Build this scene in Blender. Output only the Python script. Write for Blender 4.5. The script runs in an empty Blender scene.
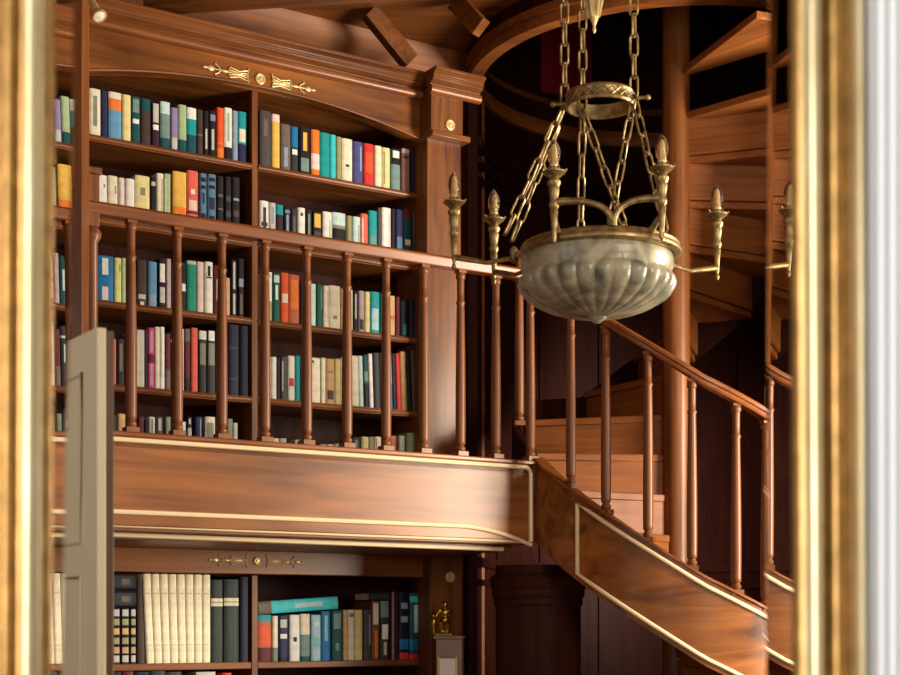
import bpy, math, random
from math import sin, cos, pi, radians as R, sqrt, atan2
from mathutils import Vector, Matrix
random.seed(7)
SC = bpy.context.scene
COL = SC.collection
EYE, HORIZON, F = 1.6, 622.0, 1500.0        # eye height, horizon row, focal length in pixels (900 x 675 frame)

# ------------------------------------------------------------------ materials
def new_mat(name):
    m = bpy.data.materials.new(name); m.use_nodes = True
    return m, m.node_tree.nodes, m.node_tree.links, m.node_tree.nodes['Principled BSDF']

def lin(c):
    return tuple(((v/255)/12.92 if v/255 <= .04045 else ((v/255+.055)/1.055)**2.4) for v in c) + (1,)

def wood(name, dark, light, axis='x', rough=.42, freq=26, coat=.1, contrast=(.3, .72)):
    m, n, l, p = new_mat(name)
    tc = n.new('ShaderNodeTexCoord'); mp = n.new('ShaderNodeMapping')
    k = .07
    mp.inputs['Scale'].default_value = {'x': (k, 1, 1), 'y': (1, k, 1), 'z': (1, 1, k)}[axis]
    l.new(tc.outputs['Object'], mp.inputs['Vector'])
    a = n.new('ShaderNodeTexNoise'); a.inputs['Scale'].default_value = freq; a.inputs['Detail'].default_value = 7
    a.inputs['Distortion'].default_value = .9
    b = n.new('ShaderNodeTexNoise'); b.inputs['Scale'].default_value = 3.2; b.inputs['Detail'].default_value = 3
    l.new(mp.outputs['Vector'], a.inputs['Vector'])
    mp2 = n.new('ShaderNodeMapping'); mp2.inputs['Scale'].default_value = {'x': (.35, 1, 1), 'y': (1, .35, 1), 'z': (1, 1, .35)}[axis]
    l.new(tc.outputs['Object'], mp2.inputs['Vector']); l.new(mp2.outputs['Vector'], b.inputs['Vector'])
    mix = n.new('ShaderNodeMix'); mix.data_type = 'FLOAT'; mix.inputs[0].default_value = .42
    l.new(a.outputs['Fac'], mix.inputs[2]); l.new(b.outputs['Fac'], mix.inputs[3])
    r = n.new('ShaderNodeValToRGB')
    r.color_ramp.elements[0].position = contrast[0]; r.color_ramp.elements[1].position = contrast[1]
    r.color_ramp.elements[0].color = dark + (1,); r.color_ramp.elements[1].color = light + (1,)
    l.new(mix.outputs[0], r.inputs['Fac']); l.new(r.outputs['Color'], p.inputs['Base Color'])
    bp = n.new('ShaderNodeBump'); bp.inputs['Strength'].default_value = .06; bp.inputs['Distance'].default_value = .004
    l.new(a.outputs['Fac'], bp.inputs['Height']); l.new(bp.outputs['Normal'], p.inputs['Normal'])
    p.inputs['Roughness'].default_value = rough; p.inputs['Specular IOR Level'].default_value = .08 if name.startswith('dark') else .34
    p.inputs['Coat Weight'].default_value = coat; p.inputs['Coat Roughness'].default_value = .18
    return m

def plain(name, rgb, rough=.5, metal=0., noise=.0, nscale=30, bump=0.):
    m, n, l, p = new_mat(name)
    p.inputs['Roughness'].default_value = rough; p.inputs['Metallic'].default_value = metal
    c = lin(rgb)
    if noise or bump:
        tc = n.new('ShaderNodeTexCoord'); a = n.new('ShaderNodeTexNoise')
        a.inputs['Scale'].default_value = nscale; a.inputs['Detail'].default_value = 4
        l.new(tc.outputs['Object'], a.inputs['Vector'])
        r = n.new('ShaderNodeValToRGB'); r.color_ramp.elements[0].position = .3; r.color_ramp.elements[1].position = .7
        r.color_ramp.elements[0].color = tuple(v*(1-noise) for v in c[:3]) + (1,)
        r.color_ramp.elements[1].color = tuple(min(1, v*(1+noise*.5)) for v in c[:3]) + (1,)
        l.new(a.outputs['Fac'], r.inputs['Fac']); l.new(r.outputs['Color'], p.inputs['Base Color'])
        if bump:
            bp = n.new('ShaderNodeBump'); bp.inputs['Strength'].default_value = bump; bp.inputs['Distance'].default_value = .003
            l.new(a.outputs['Fac'], bp.inputs['Height']); l.new(bp.outputs['Normal'], p.inputs['Normal'])
    else:
        p.inputs['Base Color'].default_value = c
    return m

def glass(name, ior, tint=(1, 1, 1), rough=0.):
    m, n, l, p = new_mat(name)
    p.inputs['Base Color'].default_value = tint + (1,)
    p.inputs['Transmission Weight'].default_value = 1; p.inputs['Roughness'].default_value = rough
    p.inputs['IOR'].default_value = ior
    return m
def clear_bevel(name, ior):
    """coated glass: refracts, hardly reflects"""
    m, n, l, p = new_mat(name); n.remove(p)
    q = n.new('ShaderNodeBsdfRefraction'); q.inputs['IOR'].default_value = ior; q.inputs['Roughness'].default_value = 0
    l.new(q.outputs[0], n['Material Output'].inputs['Surface']); return m

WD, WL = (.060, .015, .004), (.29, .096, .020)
M = {
 'wx': wood('mahogany_along_shelf', WD, WL, 'x'),
 'wz': wood('mahogany_upright', WD, WL, 'z'),
 'wy': wood('mahogany_crosswise', WD, WL, 'y'),
 'rail': wood('polished_handrail_mahogany', (.10, .025, .006), (.36, .115, .024), 'x', rough=.36, coat=.15),
 'bal': wood('turned_mahogany', (.080, .022, .007), (.31, .108, .030), 'z', rough=.42, coat=.1),
 'fascia': wood('figured_mahogany_veneer', (.075, .020, .005), (.37, .128, .025), 'x', rough=.36, freq=12, coat=.07, contrast=(.36, .66)),
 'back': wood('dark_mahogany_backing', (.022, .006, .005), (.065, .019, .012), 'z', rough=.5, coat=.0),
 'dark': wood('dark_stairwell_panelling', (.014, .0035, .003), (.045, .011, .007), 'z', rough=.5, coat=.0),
 'tread': wood('oiled_tread_mahogany', (.12, .031, .008), (.40, .135, .030), 'x', rough=.5, coat=.0),
 'floor': wood('oak_floor', (.07, .03, .014), (.16, .075, .035), 'x', rough=.35),
 'gilt': plain('pale_gilt_bead', (232, 212, 172), .45, .1),
 'brass': plain('aged_brass', (166, 142, 96), .42, .75, .55, 45, .25),
 'brass_light': plain('bright_brass', (226, 202, 146), .4, .45, .2, 50),
 'cream_paint': plain('cream_door_paint', (226, 216, 186), .5),
 'door_brown': wood('door_edge_oak', (.06, .03, .015), (.15, .08, .04), 'z', coat=0),
 'white_wall': plain('white_plaster', (236, 234, 232), .6),
 'room_wall': plain('warm_room_plaster', (74, 46, 34), .8, 0, .08, 4),
 'red_wall': plain('crimson_upper_wall', (150, 22, 40), .6),
 'grey_stone': plain('greyish_stand_wood', (142, 118, 106), .35, 0, .15, 14),
 'pale_glass': plain('pale_glazed_panel', (226, 222, 216), .12),
 'figure_gold': plain('figure_gilding', (190, 148, 52), .3, 1., .3, 60),
 'lamp_white': plain('frosted_lamp_face', (232, 226, 216), .3),
 'candle': plain('ivory_candle_core', (206, 172, 112), .4),
 'bulb': glass('clear_bulb_glass', 1.2),
 'bevel': clear_bevel('bevelled_glass', 1.45),
 'black': plain('black_iron', (18, 14, 16), .5),
}
def alabaster():
    m, n, l, p = new_mat('veined_alabaster')
    tc = n.new('ShaderNodeTexCoord')
    a = n.new('ShaderNodeTexNoise'); a.inputs['Scale'].default_value = 8; a.inputs['Detail'].default_value = 6; a.inputs['Distortion'].default_value = 1.3
    l.new(tc.outputs['Object'], a.inputs['Vector'])
    r = n.new('ShaderNodeValToRGB'); e = r.color_ramp.elements
    e[0].position = .32; e[0].color = lin((86, 92, 84)); e[1].position = .62; e[1].color = lin((176, 168, 142))
    l.new(a.outputs['Fac'], r.inputs['Fac']); l.new(r.outputs['Color'], p.inputs['Base Color'])
    p.inputs['Roughness'].default_value = .32; p.inputs['Coat Weight'].default_value = .2
    p.inputs['Subsurface Weight'].default_value = .15; p.inputs['Subsurface Radius'].default_value = (.02, .015, .01)
    return m
M['alabaster'] = alabaster()
def gold_frame():
    m, n, l, p = new_mat('burnished_frame_gilding')
    tc = n.new('ShaderNodeTexCoord'); mp = n.new('ShaderNodeMapping'); mp.inputs['Scale'].default_value = (1, 1, .35)
    a = n.new('ShaderNodeTexNoise'); a.inputs['Scale'].default_value = 26; a.inputs['Detail'].default_value = 5
    l.new(tc.outputs['Object'], mp.inputs['Vector']); l.new(mp.outputs['Vector'], a.inputs['Vector'])
    r = n.new('ShaderNodeValToRGB'); e = r.color_ramp.elements
    e[0].position = .3; e[0].color = lin((212, 188, 134)); e[1].position = .7; e[1].color = lin((240, 222, 176))
    l.new(a.outputs['Fac'], r.inputs['Fac']); l.new(r.outputs['Color'], p.inputs['Base Color'])
    p.inputs['Metallic'].default_value = .75; p.inputs['Roughness'].default_value = .36
    return m
M['frame'] = gold_frame()
M['bole'] = plain('worn_reddish_gilding', (172, 130, 70), .34, .7, .35, 40)

# ------------------------------------------------------------------ mesh builder
class MB:
    def __init__(s): s.v = []; s.f = []; s.m = []; s.mats = []
    def mi(s, mat):
        if mat not in s.mats: s.mats.append(mat)
        return s.mats.index(mat)
    def add(s, vs, fs, mat=0, T=None):
        b = len(s.v)
        for v in vs: s.v.append(tuple(T @ Vector(v)) if T else tuple(v))
        for f in fs: s.f.append([b+i for i in f]); s.m.append(mat)
        return s
    def box(s, x0, x1, y0, y1, z0, z1, mat=0, T=None):
        v = [(x, y, z) for z in (z0, z1) for y in (y0, y1) for x in (x0, x1)]
        return s.add(v, [(0,2,3,1),(4,5,7,6),(0,1,5,4),(2,6,7,3),(0,4,6,2),(1,3,7,5)], mat, T)
    def prism(s, poly, a, b, axis='y', mat=0, T=None):
        """extrude a 2D polygon: axis 'y' -> poly is (x,z); axis 'x' -> (y,z); axis 'z' -> (x,y)"""
        def P(p, t): return {'y': (p[0], t, p[1]), 'x': (t, p[0], p[1]), 'z': (p[0], p[1], t)}[axis]
        n = len(poly); v = [P(p, a) for p in poly] + [P(p, b) for p in poly]
        f = [(i, (i+1) % n, n+(i+1) % n, n+i) for i in range(n)] + [tuple(range(n-1, -1, -1)), tuple(range(n, 2*n))]
        return s.add(v, f, mat, T)
    def lathe(s, prof, c=(0, 0, 0), n=20, mat=0, T=None, rib=None):
        v = []; f = []
        for i, (r, z) in enumerate(prof):
            for k in range(n):
                a = 2*pi*k/n; rr = r*(rib(a, i) if rib else 1)
                v.append((c[0]+rr*cos(a), c[1]+rr*sin(a), c[2]+z))
        for i in range(len(prof)-1):
            for k in range(n):
                k2 = (k+1) % n
                f.append((i*n+k, i*n+k2, (i+1)*n+k2, (i+1)*n+k))
        f.append(tuple(range(n-1, -1, -1))); f.append(tuple((len(prof)-1)*n+k for k in range(n)))
        return s.add(v, f, mat, T)
    def tube(s, pts, r, n=8, mat=0, closed=False, T=None):
        pts = [Vector(p) for p in pts]; N = len(pts); v = []; f = []
        rs = r if isinstance(r, (list, tuple)) else [r]*N
        up = None
        for i, p in enumerate(pts):
            if closed: d = pts[(i+1) % N]-pts[i-1]
            else: d = pts[min(i+1, N-1)]-pts[max(i-1, 0)]
            d.normalize()
            if up is None: up = Vector((0, 0, 1)) if abs(d.z) < .9 else Vector((1, 0, 0))
            x = d.cross(up)
            if x.length < 1e-6: x = d.orthogonal()
            x.normalize(); up = x.cross(d).normalized()
            for k in range(n):
                a = 2*pi*k/n; v.append(tuple(p+(x*cos(a)+up*sin(a))*rs[i]))
        for i in range(N if closed else N-1):
            j = (i+1) % N
            for k in range(n):
                k2 = (k+1) % n; f.append((i*n+k, i*n+k2, j*n+k2, j*n+k))
        if not closed:
            f.append(tuple(range(n-1, -1, -1))); f.append(tuple((N-1)*n+k for k in range(n)))
        return s.add(v, f, mat, T)
    def loft(s, rings, mat=0, cap=True):
        n = len(rings[0]); v = [p for r in rings for p in r]; f = []
        for i in range(len(rings)-1):
            for k in range(n):
                k2 = (k+1) % n; f.append((i*n+k, i*n+k2, (i+1)*n+k2, (i+1)*n+k))
        if cap: f.append(tuple(range(n-1, -1, -1))); f.append(tuple((len(rings)-1)*n+k for k in range(n)))
        return s.add(v, f, mat)
    def ball(s, c, rx, ry=None, rz=None, n=12, m=8, mat=0, T=None):
        ry = ry or rx; rz = rz or rx
        v = [(c[0], c[1], c[2]-rz)]; f = []
        for i in range(1, m):
            ph = -pi/2+pi*i/m
            for k in range(n):
                a = 2*pi*k/n; v.append((c[0]+rx*cos(ph)*cos(a), c[1]+ry*cos(ph)*sin(a), c[2]+rz*sin(ph)))
        v.append((c[0], c[1], c[2]+rz)); t = len(v)-1
        for k in range(n):
            k2 = (k+1) % n; f.append((0, 1+k2, 1+k)); f.append((t, 1+(m-2)*n+k, 1+(m-2)*n+k2))
            for i in range(m-2): f.append((1+i*n+k, 1+i*n+k2, 1+(i+1)*n+k2, 1+(i+1)*n+k))
        return s.add(v, f, mat, T)
    def build(s, name, mats, parent=None, smooth=True, bevel=0., loc=None, rz=None, angle=38):
        me = bpy.data.meshes.new(name); me.from_pydata(s.v, [], s.f)
        for m in (mats if isinstance(mats, (list, tuple)) else [mats]): me.materials.append(m)
        me.polygons.foreach_set('material_index', s.m)
        me.validate()
        import bmesh
        bm = bmesh.new(); bm.from_mesh(me); bmesh.ops.recalc_face_normals(bm, faces=bm.faces); bm.to_mesh(me); bm.free()
        if smooth: me.shade_smooth(); me.set_sharp_from_angle(angle=R(angle))
        o = bpy.data.objects.new(name, me); COL.objects.link(o)
        if parent: o.parent = parent
        if loc is not None: o.location = loc
        if rz is not None: o.rotation_euler.z = rz
        if bevel:
            b = o.modifiers.new('edge', 'BEVEL'); b.width = bevel; b.segments = 2; b.limit_method = 'ANGLE'; b.angle_limit = R(40)
        return o

def tag(o, label=None, cat=None, group=None, kind=None):
    if label: o['label'] = label
    if cat: o['category'] = cat
    if group: o['group'] = group
    if kind: o['kind'] = kind
    return o
def thing(name, label, cat, loc=(0, 0, 0), rz=0, group=None):
    o = bpy.data.objects.new(name, None); COL.objects.link(o); o.empty_display_size = .1
    o.location = loc; o.rotation_euler.z = rz
    return tag(o, label, cat, group)
def struct(o, label, cat): return tag(o, label, cat, None, 'structure')

# ------------------------------------------------------------------ the bookcase's own frame: x along it, y into it, z up
OX, OY = -.852, 7.1
TH = atan2(.543, .84)
UX, UY = cos(TH), sin(TH)
def ray_t(px, d=0.):
    """where the sight line of column px meets the plane d metres in front of the bookcase: (x in the frame, distance)"""
    k = (px-450)/F
    x0, y0 = OX+d*UY, OY-d*UX
    t = (k*y0-x0)/(UX-k*UY)
    return t, y0+t*UY
def zz(py, Y): return EYE+(HORIZON-py)*Y/F
def world(x, y, z=0.): return Vector((OX+x*UX-y*UY, OY+x*UY+y*UX, z))

# ------------------------------------------------------------------ upper bookcase
XL, XM, XR = ray_t(70)[0], ray_t(255)[0], ray_t(424)[0]
SH = [3.758, 3.394, 3.03, 2.66, 2.375]
DEPTH = .34
bc = thing('library_bookcase', 'tall mahogany bookcase on the gallery with an arched gilt-ornamented frieze', 'bookcase', (OX, OY, 0), TH)
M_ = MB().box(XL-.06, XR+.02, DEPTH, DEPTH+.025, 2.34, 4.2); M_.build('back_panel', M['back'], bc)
for x0, x1 in ((XL-.05, XL), (XR, XR+.03)):
    MB().box(x0, x1, 0.0, DEPTH, 2.34, 4.1).build('side_panel', M['wz'], bc, bevel=.003)
MB().box(XM-.016, XM+.016, .002, DEPTH, 2.36, 4.1).build('partition', M['wz'], bc, bevel=.003)
for z in SH:
    for x0, x1 in ((XL, XM-.016), (XM+.016, XR)):
        s_ = MB().box(x0, x1, .006, DEPTH, z-.03, z); s_.tube([(x0, .006, z-.015), (x1, .006, z-.015)], .0125, 8)
        s_.build('shelf', M['wx'], bc, bevel=.002)
MB().box(XL-.05, XR+.02, .0, DEPTH, 4.1, 4.14).build('top_board', M['wx'], bc)
# arched frieze
arch = [(XL-.05, 4.26), (XR-.012, 4.26)]
half = (XR-XL)/2; xc = (XL+XR)/2
NB = 28
for i in range(NB+1):
    u = 1-2*i/NB; arch.append((xc+u*(half-.012), 4.0+.105*(1-abs(u)**2.1)))
arch.append((XL-.05, 4.0))
crb = MB().tube([(XL-.2, -.05, 4.232), (XR-.03, -.05, 4.232)], .024, 12).build('cornice_bead', M['rail'], bc)
fr = MB().prism(arch, -.045, .03, 'y').build('frieze', M['fascia'], bc, bevel=.004)
arch_line = [(xc+(1-2*i/NB)*(half+.002), -.047, 4.002+.105*(1-abs(1-2*i/NB)**2.1)) for i in range(NB+1)]
MB().tube(arch_line, .006, 6).build('arch_bead', M['rail'], fr)
# cornice
def cornice(x0, x1, z0, yo, s=1.0):
    pr = [(0, 0), (-.012, 0), (-.016, .012), (-.05, .03), (-.056, .034), (-.056, .05), (-.063, .05), (-.063, .066),
          (-.085, .088), (-.093, .09), (-.093, .11), (0.05, .11), (.05, 0)]
    return MB().prism([(yo+y*s, z0+z*s) for y, z in pr], x0, x1, 'x')
cornice(XL-.2, XR-.02, 4.25, -.045, .72).build('cornice', M['wx'], bc, bevel=.002)

def rosette(cx, cz, y, r, parent, name='rosette'):
    q = MB(); T = Matrix.Translation((cx, y, cz)) @ Matrix.Rotation(pi/2, 4, 'X')
    q.lathe([(r, 0), (r, .004), (r*.8, .007), (r*.62, .004), (r*.45, .004), (r*.36, .008), (.0005, .009)], n=20, T=T)
    for k in range(8):
        a = k*pi/4; q.ball((r*.66*cos(a), r*.66*sin(a), .005), r*.14, n=6, m=4, T=T)
    return q.build(name, M['brass_light'], parent)
def arabesque(cx, cz, y, s, parent):
    for sg in (-1, 1):
        q = MB(); X = lambda u: cx+sg*u*s
        for dz in (-.020, -.008, .008, .020):                         # fan of stems
            q.tube([(X(.056), y, cz+dz*s), (X(.09), y, cz+dz*.55*s), (X(.13), y, cz+dz*.95*s)], .0026*s, 6)
        q.tube([(X(.05), y, cz+.03*s), (X(.058), y, cz), (X(.05), y, cz-.03*s)], .0036*s, 6)
        q.ball((X(.095), y, cz), .02*s, .004, .007*s, 8, 6)
        q.tube([(X(.05), y, cz), (X(.24), y, cz)], .0018*s, 6)
        q.tube([(X(.13), y, cz+.019*s), (X(.14), y, cz), (X(.13), y, cz-.019*s)], .003*s, 6)
        q.ball((X(.155), y, cz), .018*s, .004, .006*s, 8, 6)
        for dz in (1, -1):
            q.tube([(X(.17), y, cz), (X(.18), y, cz+dz*.012*s), (X(.195), y, cz+dz*.02*s), (X(.19), y, cz+dz*.026*s)], .003*s, 6)
        q.ball((X(.212), y, cz), .016*s, .005, .011*s, 8, 6); q.ball((X(.236), y, cz), .012*s, .004, .005*s, 8, 6)
        q.build('gilt_ornament', M['brass_light'], parent)
tO, YO = ray_t(260, .045); zO = zz(79, YO)
rosette(tO, zO, -.047, .026, fr); arabesque(tO, zO, -.049, 1.18, fr)
# pilaster at the right end with its entablature block
def pilaster(parent, x0, x1, yf, z0, z1, zc, name='pilaster'):
    p = MB().box(x0, x1, yf, .2, z0, z1)
    return p.build(name, M['wz'], parent, bevel=.004)
pd = .10
px0, px1 = ray_t(427, pd)[0], ray_t(461, pd)[0]
MB().box(px1-.01, px1+.15, .219, .225, 2.3, 4.2).build('shade_panel', M['back'], bc)  # added dark panel hiding a lit wall edge, colour stands in for shade
pl = pilaster(bc, px0, px1, -pd, 2.34, 4.02, 0)
eb0, eb1 = ray_t(431, pd+.05)[0], ray_t(463, pd+.05)[0]
MB().tube([(eb0-.01, -pd-.055, 4.232), (ray_t(480, .16)[0], -pd-.055, 4.232)], .024, 12).build('cornice_bead', M['rail'], bc)
blk = MB().box(eb0, eb1, -pd-.05, .2, 4.03, 4.25).build('pilaster_block', M['wz'], bc, bevel=.003)
MB().box(px0-.006, px1+.02, -pd-.06, .2, 4.005, 4.035).build('pilaster_capital', M['wx'], bc, bevel=.006)
cornice(eb0-.012, ray_t(481, .17)[0], 4.25, -pd-.05, .72).build('cornice', M['wx'], bc, bevel=.002)
tR, YR = ray_t(450, pd+.05); rosette(tR, zz(125, YR), -pd-.051, .027, blk)
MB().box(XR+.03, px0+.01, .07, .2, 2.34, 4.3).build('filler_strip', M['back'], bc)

# ------------------------------------------------------------------ lower bookcase (under the gallery)
lb = thing('library_bookcase', 'mahogany bookcase under the gallery, its flat frieze set with gilt arabesques', 'bookcase', (OX, OY, 0), TH)
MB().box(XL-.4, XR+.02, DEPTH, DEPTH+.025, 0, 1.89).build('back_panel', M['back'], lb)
for x0, x1 in ((XL-.4, XL-.36), (XR, XR+.03)):
    MB().box(x0, x1, .0, DEPTH, 0, 1.89).build('side_panel', M['wz'], lb, bevel=.003)
MB().box(XM-.016, XM+.016, .002, DEPTH, 0.1, 1.82).build('partition', M['wz'], lb, bevel=.003)
LSH = [1.412, .98, .55, .1]
for z in LSH:
    for x0, x1 in ((XL-.36, XM-.016), (XM+.016, XR)):
        MB().box(x0, x1, .004, DEPTH, z-.032, z).build('shelf', M['wx'], lb, bevel=.004)
lf = MB().box(XL-.4, XR+.005, -.03, .03, 1.824, 1.935).build('frieze', M['fascia'], lb, bevel=.004)
tO2, YO2 = ray_t(257, .03); zO2 = zz(561, YO2)
rosette(tO2, zO2, -.031, .02, lf); arabesque(tO2, zO2, -.033, 1.0, lf)
MB().box(px1-.01, px1+.15, .219, .225, 0, 2.25).build('shade_panel', M['back'], lb)  # lower half of the added dark cover standing in for shade
pl2 = MB().box(px0+.02, px1+.012, -pd, .2, 0, 1.932).build('pilaster', M['wz'], lb, bevel=.004)
tR2, YR2 = ray_t(450, pd); rosette(tR2, zz(577, YR2), -pd-.001, .027, pl2)
MB().box(XR+.03, px0+.02, -.02, .2, 0, 1.932).build('filler_strip', M['back'], lb)

# ------------------------------------------------------------------ gallery deck, fascia, balustrade
GD = .75
gx0, gx1 = ray_t(-40, GD)[0], ray_t(534, GD)[0]
FT = zz(461, ray_t(534, GD)[1])                     # top of the fascia
g = thing('gallery_balcony', 'mahogany gallery balcony front with gilt bead borders along the upper bookcase', 'balcony', (OX, OY, 0), TH)
MB().box(gx0, gx1, -GD, .0, FT-.06, FT-.012).build('deck', M['tread'], g)
fa = MB().box(gx0, gx1, -GD, -GD+.04, FT-.372, FT-.02).build('fascia_board', M['fascia'], g, bevel=.003)
MB().box(gx0, gx1, -GD-.018, -GD+.06, FT-.022, FT).build('ledge', M['rail'], g, bevel=.006)
yb = -GD-.004
zt_, zb_ = FT-.032, FT-.348
xe = gx1-.022; rc = .035
pts = [(gx0, yb, zt_)] + [(xe-rc+rc*sin(a), yb, zt_-rc+rc*cos(a)) for a in [R(10*i) for i in range(10)]]
MB().tube(pts+[(xe, yb, zb_-.03)], .0105, 8).build('gilt_bead', M['gilt'], g)
pts = [(gx0, yb, zb_+.03), (gx1-.42, yb, zb_+.03)] + [(gx1-.42+.40*u, yb, zb_+.03-.075*u**1.8) for u in [i/10 for i in range(1, 11)]]
MB().tube(pts, .0105, 8).build('gilt_bead', M['gilt'], g)
# stepped mouldings under the fascia
MB().box(gx0, gx1-.03, -GD+.02, 0, FT-.392, FT-.372).build('under_moulding', M['wx'], g, bevel=.003)
MB().tube([(gx0, -GD+.015, FT-.366), (gx1-.06, -GD+.015, FT-.376)], .0105, 8).build('gilt_bead', M['gilt'], g)
MB().box(gx0, gx1-.06, -GD+.09, 0, FT-.42, FT-.392).build('under_moulding', M['wx'], g, bevel=.003)
MB().tube([(gx0, -GD+.085, FT-.400), (XR+.02, -GD+.085, FT-.412)], .0105, 8).build('gilt_bead', M['gilt'], g)

bs = thing('balustrade', 'turned mahogany balustrade standing along the edge of the gallery', 'railing', (OX, OY, 0), TH)
RAILZ = zz(227, ray_t(264, GD)[1])
yr = -GD+.03
prof = [(-.026, -.05), (.026, -.05), (.03, -.042), (.03, -.03), (.036, -.022), (.036, -.008), (.026, 0), (-.026, 0), (-.036, -.008), (-.036, -.022), (-.03, -.03), (-.03, -.042)]
nx0 = ray_t(92, GD-.03)[0]
MB().prism([(yr+y, RAILZ+z) for y, z in prof], nx0-.6, gx1+.01, 'x').build('handrail', M['rail'], bs, bevel=.003)
def baluster_mb(h):
    q = MB()
    q.box(-.027, .027, -.027, .027, 0, .022)
    q.box(-.02, .02, -.02, .02, h-.012, h)
    pr = [(.02, .022), (.026, .03), (.027, .038), (.02, .046), (.0185, .05), (.026, .058), (.0262, .075), (.027, .16), (.0265, .32), (.0245, h*.55), (.021, h-.17), (.02, h-.158),
          (.0245, h-.150), (.0245, h-.143), (.019, h-.136), (.0195, h-.1), (.02, h-.05), (.0195, h-.042), (.025, h-.036), (.0265, h-.026), (.024, h-.014), (.02, h-.010)]
    return q.lathe([(a_*.86, b_) for a_, b_ in pr], n=18)
BH = RAILZ-.05-FT
bal0 = None
bx = [ray_t(p, GD-.03)[0] for p in (131, 177, 221, 264, 306, 346, 385, 423, 460, 496)]
step = (bx[-1]-bx[0])/9
for i in range(-2, 11):
    x = bx[0]+step*i
    if bal0 is None: bal0 = baluster_mb(BH).build('baluster', M['bal'], bs); o = bal0
    else: o = bal0.copy(); COL.objects.link(o); o.parent = bs
    o.location = (x, yr, FT)
nw = MB()
nw.box(nx0-.03, nx0+.022, yr-.026, yr+.026, RAILZ-.1, RAILZ+.105); nw.box(nx0-.036, nx0+.03, yr-.034, yr+.034, RAILZ+.105, RAILZ+.13)
nw.lathe([(.03, FT), (.03, FT+.06), (.022, FT+.08), (.022, RAILZ-.16), (.034, RAILZ-.14), (.036, RAILZ-.12), (.024, RAILZ-.1)], (nx0, yr, 0), 18)
nw.build('newel_post', M['bal'], bs, bevel=.003)

# ------------------------------------------------------------------ spiral staircase
CX, CY, RS = 1.115, 7.4, .81
st = thing('spiral_staircase', 'mahogany spiral staircase winding up round a plain column beside the gallery', 'staircase', (CX, CY, 0))
TAB = [(-80, 4.66), (-48, 4.45), (5, 3.99), (120, 2.78), (163, 2.70), (208, 2.357), (270, 1.795), (292, 1.645), (330, 1.33), (470, 0.10)]
def ztop(a):
    for (a0, z0), (a1, z1) in zip(TAB, TAB[1:]):
        if a <= a1: return z0+(z1-z0)*(a-a0)/(a1-a0)
    return TAB[-1][1]
def pol(r, a, z): return (r*cos(R(a)), r*sin(R(a)), z)
def helix_band(a0, a1, r0, r1, up, dn, nseg):
    rings = []
    for i in range(nseg+1):
        a = a0+(a1-a0)*i/nseg; z = ztop(a)
        rings.append([pol(r1, a, z+up), pol(r1, a, max(z-dn, .0)), pol(r0, a, max(z-dn, .0)), pol(r0, a, z+up)])
    return MB().loft(rings)
helix_band(207.5, 455, RS-.04, RS, 0, .385, 70).build('outer_stringer', M['fascia'], st)
helix_band(207.5, 455, RS-.052, RS+.012, .012, 0, 70).build('stringer_cap', M['rail'], st)
def gilt_helix(a0, a1, off, n):
    return [pol(RS+.003, a0+(a1-a0)*i/n, ztop(a0+(a1-a0)*i/n)-off) for i in range(n+1)]
top_ = gilt_helix(228.5, 400, .034, 40); bot_ = gilt_helix(228.5, 400, .352, 40)
MB().tube(list(reversed(top_))+bot_, .0105, 8).build('gilt_bead', M['gilt'], st)
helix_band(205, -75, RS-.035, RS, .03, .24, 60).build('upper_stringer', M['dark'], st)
# handrails
def helix_rail(a0, a1, z_off, n, mat):
    rings = []
    for i in range(n+1):
        a = a0+(a1-a0)*i/n; z = ztop(a)+z_off
        rings.append([pol(RS-.022+y, a, z+dz) for y, dz in prof])
    return MB().loft(rings).build('handrail', mat, st)
RO = RAILZ-FT
helix_rail(208, 440, RO, 60, M['rail'])
def ang_of(px):
    best = min((abs(450+F*(CX+(RS-.022)*cos(R(a/10)))/(CY+(RS-.022)*sin(R(a/10)))-px), a/10) for a in range(2080, 3100))
    return best[1]
angs = [ang_of(p) for p in (571, 606, 648, 692, 736)]
nxt = angs[-1]
while nxt < 415: nxt += 10.5; angs.append(nxt)
for a in angs + [189]:
    o = bal0.copy(); COL.objects.link(o); o.parent = st
    o.location = pol(RS-.022, a, ztop(a)+(.0 if a > 208 else .05))
    o.rotation_euler.z = R(a)
# column, treads, risers
MB().lathe([(.068, 0), (.068, 5.6)], n=28).build('centre_column', M['wz'], st)
STEPS = [(208-22.5*k, 208-22.5*(k+1), 2.225+.2*k, .2) for k in range(-10, 2)] + [(163, 120, 2.625, .2)]
ua = [120, 97, 74, 51, 28, 5, -19, -45, -72]
STEPS += [(ua[i], ua[i+1], 2.625+.211*(i+1), .211) for i in range(8)]
for a0, a1, z, h in STEPS:
    n = 8; RO_ = (RS-.045)*(1.03 if z > 2.9 else 1.); w_ = a1-a0
    poly = [(.06, .004)] + [(RO_*cos(R(1.5+(w_-1.5)*i/n)), RO_*sin(R(1.5+(w_-1.5)*i/n))) for i in range(n+1)] + [(.06*cos(R(w_)), .06*sin(R(w_)))]
    for nm, q in (('tread', MB().prism(poly, -.035, 0, 'z')), ('riser', MB().box(.06, RS-.045, -.018, 0, -h, -.033))):
        if nm == 'riser' and a0 < -40: continue
        o = q.build(nm, M['tread'], st, bevel=.004); o.location.z = z; o.rotation_euler.z = R(a0)

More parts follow.
